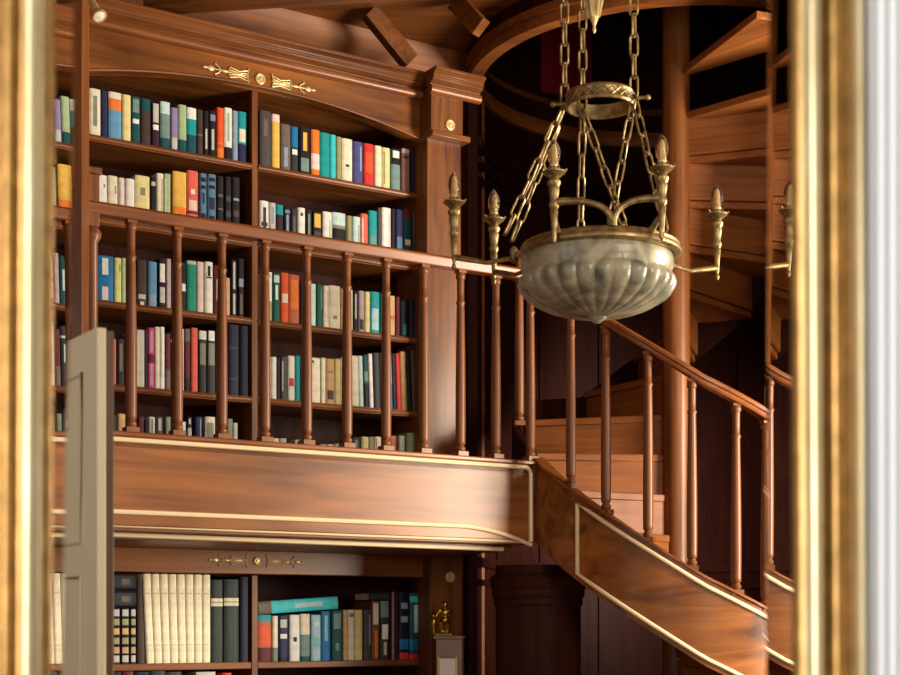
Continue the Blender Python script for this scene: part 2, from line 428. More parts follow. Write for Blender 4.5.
# ------------------------------------------------------------------ room shell
# curved stairwell panelling, ring of the ceiling opening
def arc_wall(r0, r1, a0, a1, z0, z1, n=40):
    rings = []
    for i in range(n+1):
        a = a0+(a1-a0)*i/n
        rings.append([pol(r0, a, z0), pol(r1, a, z0), pol(r1, a, z1), pol(r0, a, z1)])
    return MB().loft(rings)
RW = 1.06; WX, WY = 1.204, 7.99
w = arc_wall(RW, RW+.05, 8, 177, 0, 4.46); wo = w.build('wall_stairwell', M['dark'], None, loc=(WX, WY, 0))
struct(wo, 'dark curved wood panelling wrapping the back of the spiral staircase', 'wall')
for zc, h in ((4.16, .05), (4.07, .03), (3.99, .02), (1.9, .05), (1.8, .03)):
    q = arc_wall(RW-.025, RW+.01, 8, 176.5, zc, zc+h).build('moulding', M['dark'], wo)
arc_wall(RW, RW+.05, -63, 8, 2.8, 4.46).build('side_panel', M['dark'], wo)  # unseen wall piece added to keep side light off the upper stairs
arc_wall(RW, RW+.05, -52, 8, 0, 1.72).build('side_panel', M['dark'], wo)  # unseen low wall piece added to keep light out from under the stairs
for a in range(12, 172, 23):
    arc_wall(RW-.012, RW+.005, a, a+3.2, 0, 3.99, 2).build('stile', M['dark'], wo)
ring = arc_wall(1.035, 1.105, 0, 360, 4.46, 4.51, 96)
rg = ring.build('trim_1', M['tread'], None, loc=(WX, WY, 0)); struct(rg, 'light mahogany ring moulding round the ceiling opening above the stairs', 'trim')
arc_wall(1.055, 1.125, 0, 360, 4.51, 4.55, 96).build('upper_fillet', M['rail'], rg)
arc_wall(1.075, 1.115, 0, 360, 4.55, 4.66, 64).build('drum', M['dark'], rg)
# ceiling with round hole
CZ = 4.62
n = 96; v = []; f = []
for i in range(n):
    a = 2*pi*i/n; dx, dy = cos(a), sin(a)
    s_ = min([(4.3-WX)/dx if dx > 1e-6 else 1e9, (-4.2-WX)/dx if dx < -1e-6 else 1e9, (10.6-WY)/dy if dy > 1e-6 else 1e9, (1.5-WY)/dy if dy < -1e-6 else 1e9])
    v += [(WX+1.09*dx, WY+1.09*dy, CZ), (WX+s_*dx, WY+s_*dy, CZ), (WX+1.09*dx, WY+1.09*dy, CZ+.08), (WX+s_*dx, WY+s_*dy, CZ+.08)]
for i in range(n):
    j = (i+1) % n
    f += [(4*i, 4*j, 4*j+1, 4*i+1), (4*i+2, 4*i+3, 4*j+3, 4*j+2), (4*i, 4*i+2, 4*j+2, 4*j), (4*i+1, 4*j+1, 4*j+3, 4*i+3)]
ce = MB().add(v, f).build('ceiling', M['wx']); struct(ce, 'dark boarded mahogany ceiling with a round stair opening', 'ceiling')
# upper storey seen through the opening
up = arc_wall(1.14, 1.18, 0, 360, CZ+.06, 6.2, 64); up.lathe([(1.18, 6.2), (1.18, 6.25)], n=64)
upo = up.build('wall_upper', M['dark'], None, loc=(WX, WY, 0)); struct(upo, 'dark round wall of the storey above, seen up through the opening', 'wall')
a_r = 118
rp = arc_wall(1.12, 1.135, 108, 126, 4.75, 5.2, 8).build('trim_2', M['red_wall'], None, loc=(WX, WY, 0)); struct(rp, 'crimson wall patch above, glimpsed through the ceiling opening', 'wall panel')
# walls / floor
def wall(name, pts, z0, z1, mat, label, cat='wall', th=.06):
    q = MB()
    for (x0, y0), (x1, y1) in zip(pts, pts[1:]):
        d = Vector((x1-x0, y1-y0, 0)); nrm = Vector((-d.y, d.x, 0)).normalized()*th
        q.prism([(x0, y0), (x1, y1), (x1+nrm.x, y1+nrm.y), (x0+nrm.x, y0+nrm.y)], z0, z1, 'z')
    return struct(q.build(name, mat, smooth=False), label, cat)
wb0, wb1 = world(-4.0, .40), world(1.50, .40)
wall('wall_back', [(wb1.x, wb1.y), (wb0.x, wb0.y)][::-1], 0, CZ, M['tread'], 'mahogany boarded wall rising behind both bookcases')
wall('wall_left', [(-4.15, 1.5), (-4.15, 10.5)], 0, CZ, M['room_wall'], 'plain left wall of the library, outside the picture')
wall('wall_right', [(4.2, 10.5), (4.2, 1.5)], 0, CZ, M['room_wall'], 'plain right wall of the library, outside the picture')
wall('wall_far', [(-4.2, 10.5), (4.3, 10.5)], 0, CZ, M['dark'], 'far wall of the library behind the stairwell')
fl = MB().box(-4.2, 4.3, -2.5, 10.6, -.08, 0).build('floor', M['floor']); struct(fl, 'oak boarded floor of the library', 'floor')
# near wall holding the gilt frame
FY = 1.5
fx = lambda px: (px-450)*FY/F
IL, IR = fx(48), fx(795)
ZB, ZT = .55, 2.62
nw_ = MB()
nw_.box(-4.2, IL-.02, FY+.012, FY+.07, 0, CZ); nw_.box(IR+.02, 4.3, FY+.012, FY+.07, 0, CZ)
nw_.box(IL-.02, IR+.02, FY+.012, FY+.07, 0, ZB-.02); nw_.box(IL-.02, IR+.02, FY+.012, FY+.07, ZT+.02, CZ)
nwo = struct(nw_.build('wall_front', M['white_wall'], smooth=False), 'white wall around the gilded frame', 'wall')
rb = MB()
x = IR+.078
while x < IR+.30:
    rb.prism([(x-.0052, FY+.013), (x-.004, FY+.006), (x, FY+.003), (x+.004, FY+.006), (x+.0052, FY+.013)], 0, CZ, 'z'); x += .0118
rb.build('reeding', M['white_wall'], nwo)

# gilded frame with bevelled glass edges
gf = thing('gilded_frame', 'gilded moulded mirror frame, blurred at both sides of the picture', 'frame', (0, FY, ZB))
def bead(u0, u1, h0, h1, n=6):
    return [(u0+(u1-u0)*(.5-.5*cos(pi*i/n)), h0+(h1-h0)*sin(pi*i/n)) for i in range(n+1)]
FP = [(0, -.010), (0, .002), (.003, .006), (.008, .009)] + bead(.010, .027, .009, .021, 8) + [(.0285, .001), (.033, .001)] + \
     bead(.0345, .050, .004, .012, 8) + [(.0515, .000), (.0555, .000)] + bead(.057, .069, .003, .021, 8) + [(.070, -.010)]
H = ZT-ZB
def recessed(i):
    """profile stretch i -> i+1 lies in a groove or on the flat middle band, where the reddish ground shows"""
    u = (FP[i][0]+FP[(i+1) % len(FP)][0])/2
    return u < .009 or .027 < u < .057
def paint(mb):
    n_ = len(FP); k = 0
    mb.m = [1 if (len(f) == 4 and recessed(min(j % n_ for j in f) if not {j % n_ for j in f} >= {0, n_-1} else n_-1)) else 0 for f in mb.f]
    return mb
FMATS = [M['frame'], M['bole']]
def stile(sign, xi_bot, xi_top):
    rings = []
    for z, xi, ext in ((-.07, xi_bot, 0), (H*.5, (xi_bot+xi_top)/2, 0), (H+.07, xi_top, 0)):
        rings.append([(xi+sign*u, -h, z) for u, h in FP])
    return paint(MB().loft(rings)).build('stile', FMATS, gf)
stile(-1, IL-.004, IL+.008); stile(1, IR+.004, IR-.006)
for sg, z in ((-1, 0), (1, H)):
    MB().prism([(-h, z+sg*u) for u, h in FP], IL-.002, IR+.002, 'x').build('rail', M['frame'], gf)
def bevel_strip(xo_b, xo_t, xi_b, xi_t, angle):
    q = MB(); v = []
    for z, xo, xi in ((.0, xo_b, xi_b), (H, xo_t, xi_t)):
        th = abs(xi-xo)*math.tan(R(angle))
        v += [(xo, .004, z), (xi, .004, z), (xi, .0045+th, z), (xo, .0045, z)]
    q.add(v, [(0, 1, 5, 4), (2, 3, 7, 6), (3, 0, 4, 7), (0, 3, 2, 1), (4, 5, 6, 7)])   # the thick side runs on into the clear middle
    o = q.build('bevelled_glass_edge', M['bevel'], gf, smooth=False)
    return o
# edge positions follow the slight lean of the glass (z 0 .. H maps around the visible part of the frame)
zvis0, zvis1 = zz(675, FY)-ZB, zz(0, FY)-ZB
def ext(pt, pb):
    x0, x1 = fx(pb), fx(pt); k = (x1-x0)/(zvis1-zvis0)
    return x0-k*zvis0, x1+k*(H-zvis1)
lb_, lt_ = ext(72.5, 60.5); rb_, rt_ = ext(771, 767)
bevel_strip(IL-.006, IL-.002, lb_, lt_, 11.0)
bevel_strip(IR+.006, IR+.002, rb_, rt_, 8.0)

# ------------------------------------------------------------------ left post, door leaf, spot lamp
PY = 5.3
pxm = lambda px, Y: (px-450)*Y/F
wp = MB().box(pxm(58, PY), pxm(86, PY), -.05, .05, 0, CZ)
wpo = wp.build('wooden_post', M['wz'], bevel=.004, loc=(0, PY, 0)); tag(wpo, 'tall square mahogany post rising behind the cream door', 'post')
DY = 3.0
dl = thing('door_1', 'cream painted panelled door standing open in front of the post', 'door', (pxm(97, DY), DY, 0), TH)
tag(dl, None, None, None, 'structure')
DH = zz(327, DY)
MB().box(0, .019, 0, .8, .01, DH).build('leaf', M['cream_paint'], dl, bevel=.002)
MB().box(.019, .036, .001, .8, .01, DH-.004).build('inner_face', M['door_brown'], dl, bevel=.002)
for z0, z1 in ((.18, .62), (.75, zz(576, DY)-.0), (zz(540, DY), zz(368, DY))):
    q = MB()
    y0, y1 = .085, .7
    q.tube([(-.002, y0, z0), (-.002, y1, z0), (-.002, y1, z1), (-.002, y0, z1)], .005, 6, closed=True)
    q.box(-.001, .001, y0+.05, y1-.05, z0+.05, z1-.05)
    q.build('raised_panel', M['cream_paint'], dl)
sl = thing('spot_lamp', 'small brass spot lamp fixed beside the top of the wooden post', 'lamp', (pxm(84, PY), PY-.05, zz(-8, PY)))
pa = Vector((pxm(90, 5.23), 5.23, zz(-2, 5.23))); pb_ = Vector((pxm(103, 5.19), 5.19, zz(22, 5.19)))
ax = (pb_-pa).normalized()
Tl = ax.to_track_quat('Z', 'Y').to_matrix().to_4x4()
Tl.translation = pa-Vector(sl.location)
L = .093
MB().lathe([(.008, 0), (.012, .004), (.0125, .02), (.0115, .024), (.0125, .028), (.0135, L*.6), (.014, L*.72), (.023, L*.86), (.0255, L-.004), (.0255, L), (.020, L), (.017, L-.004)], n=20, T=Tl).build('lamp_barrel', M['brass_light'], sl)
MB().lathe([(.021, L-.006), (.021, L-.002), (.012, L+.001), (.001, L+.003)], n=20, T=Tl).build('lens', M['lamp_white'], sl)
MB().tube([(-.01, 0, .03), (.0, -.012, .03), tuple(Tl.translation)], .005, 8).build('bracket', M['brass'], sl)

# ------------------------------------------------------------------ drum column under the stairs, statuette and stand
dcY = 7.02; dcx = pxm(541, dcY)
dc = MB().lathe([(.205, 0), (.205, 1.675), (.212, 1.68), (.216, 1.695), (.212, 1.71), (.218, 1.715), (.226, 1.745), (.222, 1.755), (.228, 1.765), (.236, 1.805), (.228, 1.815), (.206, 1.835), (.206, 1.87)], n=48)
dco = dc.build('round_pedestal_column', M['back'], None, loc=(dcx, dcY+.22, 0)); tag(dco, 'broad round wood column, coloured dark for shade, with ring mouldings under the balcony corner', 'column')  # darker backing wood stands in for the shade under the balcony
sd = .30
tS, YS = ray_t(449, sd)
stz = zz(636, YS)
sw = 26*YS/F/2
stand = thing('display_stand', 'greyish display stand with a pale glazed front beneath the gilded statuette', 'stand', tuple(world(tS, -sd, 0)), -.06)
MB().box(-sw, sw, 0, .18, 0, stz-.014).build('body', M['grey_stone'], stand, bevel=.003)
MB().box(-sw-.014, sw+.006, -.012, .19, stz-.014, stz).build('top', M['grey_stone'], stand, bevel=.003)
MB().box(-sw*.72, sw*.5, -.004, .0, .5, stz-.11).build('glazed_panel', M['pale_glass'], stand)
tb = [(-sw*.8, -.006, .5), (-sw*.8, -.006, stz-.1), (sw*.58, -.006, stz-.1), (sw*.58, -.006, .5)]
MB().tube(tb, .004, 6).build('panel_bead', M['gilt'], stand)
fg = thing('statuette', 'small gilded figure statuette standing on the greyish display stand', 'statuette', tuple(world(tS, -sd, stz)+Vector((-.02, .05, 0))), -.1)
q = MB()
q.ball((0, 0, .150), .014, .015, .018); q.ball((0, 0, .112), .021, .016, .028); q.ball((0, 0, .078), .023, .018, .02)
q.tube([(-.012, 0, .078), (-.016, -.022, .062), (-.013, -.016, .02), (-.014, -.026, .014)], [.014, .012, .009, .007], 8)
q.tube([(.012, 0, .078), (.018, -.018, .056), (.014, -.012, .02), (.016, -.022, .014)], [.014, .012, .009, .007], 8)
q.tube([(-.02, 0, .13), (-.036, -.006, .108), (-.046, -.014, .09)], [.009, .008, .006], 8)
q.tube([(.02, 0, .13), (.033, -.01, .11), (.02, -.022, .098)], [.009, .008, .006], 8)
q.tube([(0, 0, .125), (0, 0, .145)], [.009, .008], 8)
q.ball((0, .003, .160), .0155, .016, .012)
q.ball((0, 0, .02), .03, .024, .012)
fo = q.build('figure', M['figure_gold'], fg); rm = fo.modifiers.new('join', 'REMESH'); rm.mode = 'VOXEL'; rm.voxel_size = .0032; rm.use_smooth_shade = True
q = MB(); q.ball((-.055, -.008, .062), .012, .01, .03); q.ball((-.056, -.008, .098), .009, .008, .012); q.tube([(-.055, -.006, .012), (-.055, -.008, .06)], .008, 8)
q.build('lyre', M['figure_gold'], fg)
MB().box(-.05, .04, -.035, .035, 0, .012).build('base', M['brass'], fg, bevel=.003)

# ------------------------------------------------------------------ ceiling beams above the cornice
def beam(name, p0, p1, wdt, z0, z1, mat, label):
    a, b = Vector((p0[0], p0[1], 0)), Vector((p1[0], p1[1], 0)); d = b-a
    T = Matrix.Translation(a) @ Matrix.Rotation(atan2(d.y, d.x), 4, 'Z')
    q = MB().box(0, d.length, -wdt/2, wdt/2, z0, z1)
    o = q.build(name, mat, bevel=.006); o.matrix_world = T
    return struct(o, label, 'beam')
Yb = lambda y, z: (z-EYE)*F/(HORIZON-y)
BZ = 4.38
beam('trim_3', (pxm(150, Yb(15, BZ)), Yb(15, BZ)-.05), (pxm(560, Yb(-10, BZ)), Yb(-10, BZ)-.05), .13, BZ, CZ, M['wx'], 'broad ceiling beam crossing in front of the cornice top')
beam('trim_4', (-1.25, 5.5), (1.3, 5.25), .16, 4.40, CZ, M['wx'], 'second ceiling beam nearer than the cornice, mostly above the picture')
def bracket(name, p0, p1, label):
    """short raking strut between the cornice top and the ceiling"""
    a, b = Vector(p0), Vector(p1); d = b-a; L_ = d.length
    o = MB().box(-.03, .03, -.045, .045, 0, L_).build(name, M['wx'], bevel=.004)
    o.location = a; o.rotation_euler = d.to_track_quat('Z', 'Y').to_euler(); return struct(o, label, 'bracket')
bracket('trim_5', (-.20, 7.50, 4.40), (-.40, 7.39, 4.61), 'raking wooden bracket under the ceiling above the right of the cornice')
bracket('trim_6', (.15, 7.20, 4.45), (.03, 7.28, 4.61), 'short raking bracket under the ceiling beside the round opening')
cv = MB().prism([(.40, 4.3), (.36, 4.34), (.36, 4.40), (.33, 4.43), (.30, 4.50), (.24, 4.56), (.22, CZ), (.40, CZ)], -3.0, 1.35, 'x').build('trim_7', M['tread'])
cv.location = (OX, OY, 0); cv.rotation_euler.z = TH; struct(cv, 'cove moulding running along the ceiling behind the cornice', 'moulding')

# ------------------------------------------------------------------ chandelier
AX, AY = .46, 4.6
s = AY/F
zc = lambda y: EYE+(HORIZON-y)*s
ch = thing('chandelier', 'brass and alabaster bowl chandelier hung on chains in front of the stairs', 'chandelier', (AX, AY, 0))
RIM = zc(247)
rim = [(.225, RIM+.000), (.236, RIM+.006), (.247, RIM+.004), (.252, RIM-.002), (.249, RIM-.007), (.253, RIM-.011), (.257, RIM-.018), (.256, RIM-.026), (.249, RIM-.032), (.236, RIM-.034), (.225, RIM-.02)]
q = MB(); q.lathe([(a_*.965, b_) for a_, b_ in rim], n=72); q.build('rim_ring', M['brass'], ch)
NL = 26
BS = .945; prof_b = [(.236, RIM-.028), (.2455, RIM-.034), (.249, RIM-.052), (.246, RIM-.070), (.239, RIM-.086), (.245, RIM-.093), (.254, RIM-.101), (.258, RIM-.112), (.256, RIM-.124), (.246, RIM-.141), (.228, RIM-.158), (.2, RIM-.175), (.165, RIM-.191), (.125, RIM-.203), (.085, RIM-.211), (.05, RIM-.216), (.025, RIM-.218)]
def rib(a, i):
    if i < 5: return 1
    k = min(1, (i-4)/3)*(1 if i < 14 else max(0, (16-i)/3))
    return 1-.055*k*(1-abs(sin(a*NL/2))**.7)
q = MB(); q.lathe([(a_*BS, b_) for a_, b_ in prof_b], (-.010, 0, 0), n=NL*8, rib=rib); bowl = q.build('bowl', M['alabaster'], ch, angle=60)
MB().lathe([(.03, RIM-.214), (.03, RIM-.22), (.02, RIM-.225), (.012, RIM-.232), (.002, RIM-.236)], (-.010, 0, 0), n=20).build('boss', M['alabaster'], ch)
# hoop
HZ = zc(101)
q = MB(); hp = [(.098, HZ-.022), (.104, HZ-.022), (.107, HZ-.016), (.104, HZ-.011), (.104, HZ+.011), (.107, HZ+.016), (.104, HZ+.022), (.098, HZ+.022)]
NH = 48
hv = [(rr*cos(2*pi*k/NH), rr*sin(2*pi*k/NH), z_) for k in range(NH) for rr, z_ in hp]; m_ = len(hp)
q.add(hv, [(k*m_+i, ((k+1) % NH)*m_+i, ((k+1) % NH)*m_+(i+1) % m_, k*m_+(i+1) % m_) for k in range(NH) for i in range(m_)])
for k in range(NH//2):                                                    # lattice pattern on the band
    a1_, a2_ = 2*pi*k/(NH//2), 2*pi*(k+1)/(NH//2)
    q.tube([(.105*cos(a1_), .105*sin(a1_), HZ-.011), (.105*cos(a2_), .105*sin(a2_), HZ+.011)], .0022, 5)
    q.tube([(.105*cos(a1_), .105*sin(a1_), HZ+.011), (.105*cos(a2_), .105*sin(a2_), HZ-.011)], .0022, 5)
for a in (167, 347): q.tube([pol(.1, a, HZ), pol(.142, a, HZ)], .006, 8); q.ball(pol(.146, a, HZ), .009, n=8, m=6)
q.v and q.build('upper_hoop', M['brass'], ch)
def link_mesh(mb, p, d, side, L, W, r):
    d = d.normalized(); side = (side-d*side.dot(d)).normalized()
    a = L/2-W/2; pts = []
    for k in range(5): t = -pi/2+pi*k/4; pts.append(p+d*(a+W/2*cos(t))+side*(W/2*sin(t)))
    for k in range(5): t = pi/2+pi*k/4; pts.append(p+d*(-a+W/2*cos(t))+side*(W/2*sin(t)))
    mb.tube(pts, r, 6, closed=True)
def chain(p0, p1, name='chain', L=.076, W=.024, r=.0037):
    p0, p1 = Vector(p0), Vector(p1); d = p1-p0; n = max(2, round(d.length/(L-2.2*r*1.6)))
    q = MB(); s1 = d.orthogonal().normalized(); s2 = d.normalized().cross(s1)
    for i in range(n):
        p = p0+d*((i+.5)/n)
        link_mesh(q, p, d, (s1+s2*.35) if i % 2 else (s2-s1*.35), d.length/n+2.4*r, W, r)
    return q.build(name, M['brass'], ch)
att = [pol(.112, 162, HZ), pol(.098, 118, HZ), pol(.105, 342, HZ)]
for p in att: chain(p, (p[0], p[1], 4.58))
rp = lambda a: pol(.240, a, RIM+.008)
for p, e in ((att[0], (-.29, .02, RIM+.045)), (att[0], (-.265, .10, RIM+.045)), (att[1], rp(55)), (att[1], rp(100)), (att[2], rp(82)), (att[2], rp(318))): chain(p, e)
MB().lathe([(.11, 4.56), (.12, 4.58), (.12, 4.62), (.02, 4.62), (.02, 4.56)], n=32).build('ceiling_rose', M['brass'], ch)
q = MB(); fx_, fy_ = -.02, -.02
q.tube([(fx_, fy_, zc(-30)), (fx_, fy_, 4.58)], .004, 8)
q.lathe([(.001, zc(36)), (.006, zc(33)), (.004, zc(29)), (.012, zc(22)), (.016, zc(14)), (.012, zc(7)), (.02, zc(2)), (.022, zc(-4)), (.012, zc(-12)), (.006, zc(-30))], (fx_, fy_, 0), 14)
for k in range(6):
    a = k*pi/3; q.tube([(fx_+.014*cos(a), fy_+.014*sin(a), zc(20)), (fx_+.022*cos(a), fy_+.022*sin(a), zc(6)), (fx_+.032*cos(a), fy_+.032*sin(a), zc(-3))], [.005, .006, .002], 6)
q.build('pendant_finial', M['brass_light'], ch)
# torches: (column of the stem, distance) and height
ZB_ = EYE+487*4.345/F
def torch_profile():
    return [(.003, -.307), (.007, -.300), (.0075, -.294), (.004, -.288), (.006, -.282), (.009, -.24), (.012, -.21), (.010, -.205), (.014, -.198), (.015, -.188), (.011, -.18),
            (.013, -.165), (.016, -.148), (.014, -.14), (.019, -.132), (.020, -.124), (.014, -.117), (.013, -.112), (.026, -.104), (.034, -.098), (.034, -.094), (.026, -.092), (.016, -.088), (.0165, -.082), (.012, -.080), (.012, -.072), (.002, -.072)]
tor = None
spots = [(454, 4.70), (494, 4.90), (554, 4.385), (662, 4.345), (717, 4.84)]
for px, Y in spots:
    x, y = (px-450)*Y/F-AX, Y-AY
    if tor is None:
        q = MB(); q.lathe(torch_profile(), n=18)
        for k in range(5):
            a = 2*pi*k/5; q.tube([(.012*cos(a), .012*sin(a), -.11), (.026*cos(a), .026*sin(a), -.096), (.038*cos(a), .038*sin(a), -.086)], [.005, .006, .003], 6)
        tor = q.build('torch', M['brass'], ch); to = tor
        bu = MB().lathe([(.011, -.074), (.0165, -.062), (.0195, -.046), (.0185, -.03), (.013, -.014), (.006, -.004), (.001, .002)], n=18).build('bulb', M['bulb'], to)
        co = MB().lathe([(.009, -.073), (.0095, -.06), (.0082, -.035), (.0055, -.02), (.001, -.014)], n=12).build('candle_core', M['candle'], to)
        cl = MB().lathe([(.0115, -.082), (.013, -.079), (.013, -.073), (.0105, -.068), (.009, -.068)], n=14).build('socket_collar', M['brass_light'], to)
        kids = [bu, co, cl]
    else:
        to = tor.copy(); COL.objects.link(to); to.parent = ch
        for c in kids: d = c.copy(); COL.objects.link(d); d.parent = to
    to.location = (x, y, ZB_)
    # arm from the rim to the torch
    an = atan2(y, x); rt = sqrt(x*x+y*y)
    if Y < 4.5:      # the near pair: an arched arm from the shared foot on the rim
        foot = Vector(pol(.245, -87, RIM+.0)); tip = Vector((x, y, ZB_-.185)); pts = []
        for i in range(13):                     # quarter-ellipse from the foot up and over to the stem
            u = i/12*pi/2; p = foot.lerp(tip, (1-cos(u))); p.z = foot.z+(tip.z-foot.z+.012)*sin(u)**.8-.012*(i/12)**3; pts.append(tuple(p))
        MB().tube(pts, [.012-.003*sin(i/12*pi) for i in range(13)], 10).build('arm', M['brass'], ch)
        MB().tube([(x, y, ZB_-.30), (x*.985, y*.985, RIM+.03), pol(.246, math.degrees(an), RIM-.008)], [.008, .009, .011], 8).build('foot', M['brass'], ch)
    else:
        a2 = math.degrees(an); e = pol(rt-.003, a2, ZB_-.268)
        pts = [pol(.25, a2, RIM-.006), pol(.27, a2, RIM-.02), pol(.25+(rt-.25)*.5, a2, RIM-.030), e]
        MB().tube(pts, [.012, .008, .007, .010], 8).build('arm', M['brass'], ch)
        q = MB(); q.lathe([(.006, RIM-.035), (.013, RIM-.028), (.011, RIM-.012), (.014, RIM+.002), (.009, RIM+.012), (.001, RIM+.018)], pol(.268, a2, 0)[:2]+(0,), 12); q.build('arm_knob', M['brass'], ch)

# ------------------------------------------------------------------ books
PAL = {
 'cream': (222, 214, 190), 'white': (226, 226, 220), 'navy blue': (34, 42, 82), 'sky blue': (96, 150, 190), 'dark teal': (20, 74, 82), 'dark brown': (66, 52, 48),
 'plum': (52, 30, 48), 'lavender': (140, 124, 170), 'pale green': (158, 182, 138), 'teal': (22, 146, 152), 'black': (26, 22, 30), 'orange-red': (216, 84, 44),
 'grey-blue': (138, 156, 176), 'dark grey': (74, 70, 70), 'golden': (222, 180, 84), 'grey-brown': (106, 94, 86), 'orange': (224, 120, 48), 'bright turquoise': (58, 190, 196),
 'khaki': (150, 146, 106), 'violet-blue': (72, 74, 130), 'red': (200, 52, 46), 'pale yellow': (222, 208, 148), 'grey-teal': (112, 140, 136), 'mauve': (160, 118, 106),
 'midnight blue': (20, 20, 48), 'pinkish white': (222, 204, 198), 'steel blue': (84, 124, 146), 'pale grey': (186, 186, 180), 'coral': (220, 98, 84), 'blue': (28, 112, 168),
 'yellow-green': (200, 200, 130), 'lilac': (178, 160, 166), 'emerald green': (30, 140, 120), 'tan': (196, 160, 110), 'maroon': (92, 30, 38), 'dark green': (14, 84, 70),
 'terracotta': (180, 96, 72), 'magenta': (200, 60, 130), 'charcoal': (50, 52, 56), 'aqua': (120, 186, 196), 'pale aqua': (190, 216, 214), 'grey-green': (126, 134, 116), 'brown': (120, 74, 48),
 'ivory': (236, 226, 196), 'bottle green': (42, 54, 52), 'pale blue': (166, 196, 210),
}
_bm = {}
def bmat(c):
    if c not in _bm:
        m, n, l, p = new_mat('book_'+c.replace(' ', '_').replace('-', '_'))
        b_ = lin(PAL[c]); tc = n.new('ShaderNodeTexCoord'); nz = n.new('ShaderNodeTexNoise'); nz.inputs['Scale'].default_value = 24; nz.inputs['Detail'].default_value = 3
        rp_ = n.new('ShaderNodeValToRGB'); rp_.color_ramp.elements[0].position = .36; rp_.color_ramp.elements[1].position = .66
        rp_.color_ramp.elements[0].color = tuple(v*.84 for v in b_[:3])+(1,); rp_.color_ramp.elements[1].color = tuple(min(.9, v*1.08) for v in b_[:3])+(1,)
        l.new(tc.outputs['Object'], nz.inputs['Vector']); l.new(nz.outputs['Fac'], rp_.inputs['Fac']); l.new(rp_.outputs['Color'], p.inputs['Base Color'])
        p.inputs['Roughness'].default_value = .5; p.inputs['Specular IOR Level'].default_value = .22
        _bm[c] = m
    return _bm[c]
PAL['paper'] = (214, 200, 168)
def book_mesh(wd, h, dp, col, bands, ribs=False):
    """spine towards -y; bands = (from, to, colour, full) as fractions of the height"""
    q = MB(); cols = [col, 'paper']
    for b in bands:
        if b[2] not in cols: cols.append(b[2])
    hw = wd/2; t = min(.0025, wd*.12)
    rnd = min(.006, wd*.22)
    # boards
    q.box(-hw, -hw+t, .004, dp, 0, h, 0); q.box(hw-t, hw, .004, dp, 0, h, 0)
    q.box(-hw+t, hw-t, .003, dp-.004, .003, h-.004, 1)
    # curved spine as strips, split at the bands
    cuts = sorted({0., 1.} | {b[0] for b in bands} | {b[1] for b in bands})
    xs = [-1, -.72, -.36, .36, .72, 1]
    sp = lambda u: (u*hw, -rnd*sqrt(max(0, 1-u*u))+.004)
    for a, b in zip(cuts, cuts[1:]):
        md = (a+b)/2
        for i in range(5):
            m = 0
            for bb in bands:
                if bb[0] <= md <= bb[1] and (bb[3] or 1 <= i <= 3) and not (bb[3] == 0 and len(bb) > 4 and i != bb[4]): m = cols.index(bb[2])
            (xa, ya), (xb, yb2) = sp(xs[i]), sp(xs[i+1])
            q.add([(xa, ya, a*h), (xb, yb2, a*h), (xb, yb2, b*h), (xa, ya, b*h)], [(0, 1, 2, 3)], m)
    # spine ends and inner side
    for z in (0, h): q.add([sp(u)+(z,) for u in xs], [tuple(range(6))], 0)
    if ribs:
        for k in range(1, 6):
            z = h*k/6
            q.tube([(u*hw*1.02, -rnd*sqrt(max(0, 1-u*u))+.003, z) for u in xs], .0022, 5, 0)
    return q, [bmat(c) for c in cols]
ORD = ['first', 'second', 'third', 'fourth', 'fifth', 'sixth', 'seventh', 'eighth', 'ninth', 'tenth', 'eleventh']
def light(c):
    r, g_, b = PAL[c]; return .3*r+.6*g_+.1*b > 120
def auto_bands(col):
    k = random.random(); c2 = random.choice(['black', 'navy blue', 'maroon', 'charcoal', 'terracotta']) if light(col) else random.choice(['white', 'pale grey', 'cream', 'golden', 'pale aqua'])
    if k < .25: return [(.28, .72, c2, 0, 2)]
    if k < .45: return [(.55, .86, c2, 0, 2), (.08, .14, c2, 0)]
    if k < .6: return [(.30, .36, c2, 0), (.40, .46, c2, 0), (.50, .74, c2, 0, 2)]
    if k < .75: return [(.80, .84, c2, 1), (.4, .7, c2, 0, 2)]
    if k < .9: return [(.2, .24, c2, 0), (.62, .66, c2, 0), (.7, .82, c2, 0)]
    return []
def put_book(x0, x1, ztop_, zb, col, label, group, bands=None, lean=0., dy=.02, dp=None, ribs=False, cat='book', extra=0.):
    wd = (x1-x0)*.965; h = max(.06, ztop_-zb)
    q, mats = book_mesh(wd, h, dp or min(.26, max(.12, h*.68)), col, auto_bands(col) if bands is None else bands, ribs)
    p = world((x0+x1)/2, dy, zb+.0005)
    o = q.build('book', mats, None, loc=tuple(p), angle=30)
    o.rotation_euler = (Matrix.Rotation(TH, 3, 'Z') @ Matrix.Rotation(lean, 3, 'Y')).to_euler()
    return tag(o, label, 'book', group)
def row(items, zb, where, group, dy=.02):
    """items: (colour, left column, right column, top row[, bands[, lean]])"""
    seen = {}; tot = {}
    for it in items: tot[it[0]] = tot.get(it[0], 0)+1
    for it in items:
        col, a, b, yt = it[:4]; bands = it[4] if len(it) > 4 else None; lean = it[5] if len(it) > 5 else 0
        x0, Y0 = ray_t(a, -dy); x1, Y1 = ray_t(b, -dy)
        z = zz(yt, (Y0+Y1)/2)
        seen[col] = seen.get(col, 0)+1
        if tot[col] == 1: lab = 'only %s book on the %s' % (col, where)
        else: lab = '%s %s book from left, %s' % (ORD[seen[col]-1], col, where)
        put_book(x0, x1, z, zb, col, lab, group, bands, lean, dy)
W, K = 'white', 'black'
